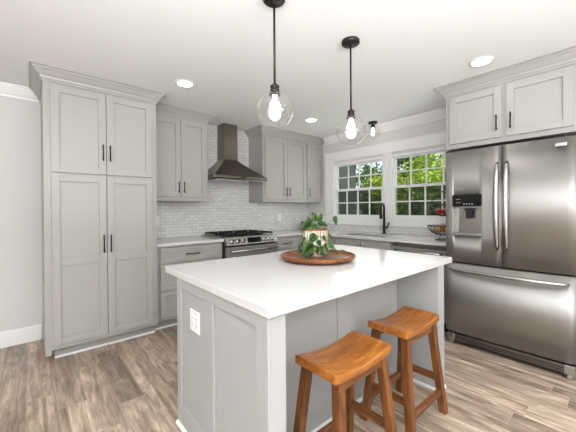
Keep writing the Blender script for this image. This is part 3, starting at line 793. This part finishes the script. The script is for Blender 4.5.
for dx, dy, z in ((-.02, .070, 1.026), (-.070, .01, 1.026), (-.025, -.062, 1.026), (.055, .03, 1.026), (-.0, .004, 1.062)): fruit('onion', dx, dy, z, .034, m_onion, 'brown onion in the lower wire bowl of the fruit basket', 'onion', g)

# ================================================================ ceiling lights
def globe_profile(R, n=28, a0=.30):
    return [(R*math.sin(a0+(math.pi-a0)*k/n) if k < n else 0, R*math.cos(a0+(math.pi-a0)*k/n)) for k in range(n+1)]
def bulb(m, z0, s=1.0):   # hangs down from z0
    prof = [(0, -.122), (.012, -.121), (.023, -.113), (.029, -.098), (.026, -.084), (.016, -.074), (.021, -.066), (.026, -.052), (.021, -.036), (.012, -.026), (.012, 0), (0, 0)]
    return m.lathe([(r_*s, z*s) for r_, z in prof], (0, 0, z0), 24)
def make_pendant():
    root = empty('pendant_light', (0,0,H), None, 'pendant light', 'glass globe pendants over the island')
    ZC = 1.812-H
    build('canopy', MB().lathe([(0, 0), (.062, 0), (.062, -.018), (.055, -.024), (.012, -.026), (.010, -.045), (0, -.045)], n=32), m_bronze, root, local=True)
    build('rod', MB().tube([(0,0,-.04), (0,0,ZC+.145)], .0065, 10), m_bronze, root, local=True)
    build('socket', MB().lathe([(0, .152), (.010, .152), (.014, .142), (.024, .138), (.026, .130), (.022, .128), (.022, .118), (.026, .116), (.026, .104), (.022, .102), (.030, .098), (.030, .085), (0, .085)], (0,0,ZC), 28), m_bronze, root, local=True)
    gl = build('glass_globe', MB().lathe(globe_profile(.103), (0,0,ZC), 56), m_glass, root, local=True)
    build('bulb', bulb(MB(), ZC+.086, 1.12), m_bulb, root, local=True)
    return root
p1 = make_pendant(); p1.location = (-2.731, -2.529, H); p1['label'] = 'clear globe pendant nearer the camera, left of the two over the island'
p2 = copy_tree(p1); p2.location = (-2.054, -2.533, H); p2['label'] = 'clear globe pendant farther away over the refrigerator end of the island'
r = empty('ceiling_light', (-.225, -1.508, H), 'small clear globe light mounted close to the ceiling by the windows', 'ceiling light')
build('canopy', MB().lathe([(0, 0), (.062, 0), (.062, -.014), (.05, -.022), (.014, -.024), (.014, -.04), (.028, -.046), (.028, -.078), (0, -.078)], (-.225, -1.508, H), 28), m_black, r)
build('glass_globe', MB().lathe(globe_profile(.100), (-.225, -1.508, 2.30), 48), m_glass, r)
b_ = bulb(MB(lambda x, y, z: (x-.225, y-1.508, z)), 2.362, .85); build('bulb', b_, m_bulb, r)
for (x, y, lab) in ((-2.665, -1.103, 'recessed ceiling downlight in front of the pantry'), (-1.01, -3.027, 'recessed ceiling downlight in front of the refrigerator'), (-.945, -1.041, 'recessed ceiling downlight near the corner wall cabinets')):
    r = empty('recessed_light', (x, y, H-.006), lab, 'recessed light', 'recessed ceiling downlights')
    build('trim_ring', MB().lathe([(.066, 0), (.088, .001), (.090, .0055), (.066, .0055)], (x, y, H-.006), 40), m_trim, r)
    build('diffuser', MB().lathe([(0, .002), (.067, .002), (.067, .005), (0, .005)], (x, y, H-.006), 40), m_down, r)

# ================================================================ outdoors
gnd = build('lawn', MB().box(.16, 30, -16, 22, -.55, -.5), m_grass); gnd['kind'] = 'structure'
r = empty('garden_shed', (5, 3.2, -.5), 'dark grey-green building seen through the left window', 'building')
fp = [(3.2, 1.30), (6.4, 3.75), (6.4, 7.0), (3.2, 5.2)]
build('shed_wall', MB().hexa([(x, y, -.5) for x, y in fp], [(x, y, 2.9) for x, y in fp]), m_shed, r)
m = MB()
for k in range(17): m.box(3.185, 3.2, 1.30, 5.2, -.45+k*.2, -.265+k*.2)
build('siding', m, m_shed, r)
fp = [(3.1, 1.22), (6.5, 3.7), (6.5, 7.1), (3.1, 5.3)]; tp = [(4.8, 3.9), (5.0, 4.0), (5.0, 4.5), (4.8, 4.4)]
build('roof', MB().hexa([(x, y, 2.9) for x, y in fp], [(x, y, 3.9) for x, y in tp]), m_dark, r)
def tree(x, y, h, rad, zc, nleaf, mat, label, seed, sq=1.0, ls=.11):
    rn = random.Random(seed); g0 = -.5
    root = empty('tree', (x, y, g0), label, 'tree', 'trees outside the windows')
    m = MB(); top = Vector((x, y, g0+h))
    m.tube([(x, y, g0), (x+.04, y+.02, g0+h*.35), (x-.03, y, g0+h*.7), (x, y, g0+h*.92)], [.11, .085, .05, .02], 8)
    tips = []
    for k in range(16):
        a = rn.uniform(0, 6.28); z = rn.uniform(.25, .8)*h; e = rn.uniform(.5, .95)*rad
        s_ = Vector((x, y, g0+z)); t_ = Vector((x+e*math.cos(a), y+e*math.sin(a), g0+z+rn.uniform(.1, .5)*rad))
        m.tube([s_, (s_+t_)/2+Vector((0,0,.08)), t_], [.035, .02, .008], 5); tips.append(t_); tips.append((s_+t_)/2)
    build('trunk', m, m_bark, root)
    m = MB(); cl = []
    for k in range(46):
        while True:
            v = Vector((rn.uniform(-1,1), rn.uniform(-1,1), rn.uniform(-1,1)))
            if v.length < 1: break
        cl.append(Vector((x+v.x*rad, y+v.y*rad, zc+v.z*rad*sq)))
    cl += tips
    for k in range(nleaf):
        c_ = rn.choice(cl); p = c_+Vector((rn.gauss(0,.2), rn.gauss(0,.2), rn.gauss(0,.16)))
        if p.z < g0+.05: continue
        d = Vector((rn.uniform(-1,1), rn.uniform(-1,1), rn.uniform(-.9,.3))).normalized(); s_ = d.orthogonal(); s_.rotate(Matrix.Rotation(rn.uniform(0, 6.28), 3, d)); s_.normalize()
        L = ls*rn.uniform(.7, 1.3)
        vs = [m.v(*p), m.v(*(p+d*L*.5+s_*L*.28)), m.v(*(p+d*L)), m.v(*(p+d*L*.5-s_*L*.28))]
        m.b.faces.new(vs)
    build('foliage', m, mat, root, normals=False)
tree(4.9, .05, 2.3, .62, .95, 6000, m_leafB, 'dark leafy shrub nearest the right window', 1)
tree(7.4, 3.15, 3.4, .8, 1.7, 7200, m_leafA, 'bright tree behind the left window beside the dark building', 3)
tree(7.3, .55, 3.6, 1.0, 1.9, 7200, m_leafA, 'tall sunlit tree in the middle of the right window', 4)
tree(7.8, -1.9, 3.6, 1.0, 1.9, 6400, m_leafB, 'green tree at the right edge of the right window', 5)
tree(10.3, 1.9, 4.6, 1.3, 2.6, 7200, m_leafA, 'tall yellow-green tree in the second row behind', 6, ls=.14)
tree(11.6, -1.4, 4.4, 1.3, 2.2, 6000, m_leafB, 'dark green tree in the second row behind', 7, ls=.14)
tree(10.0, 5.0, 4.6, 1.3, 2.2, 6000, m_leafB, 'dark tree farther back behind the left window', 8, ls=.14)
tree(17.0, .2, 6.8, 2.2, 2.6, 6400, m_leafB, 'broad distant tree closing the garden on the right', 9, ls=.22)
tree(15.0, 5.4, 6.6, 2.2, 2.6, 6400, m_leafB, 'broad distant tree closing the garden on the left', 10, ls=.22)
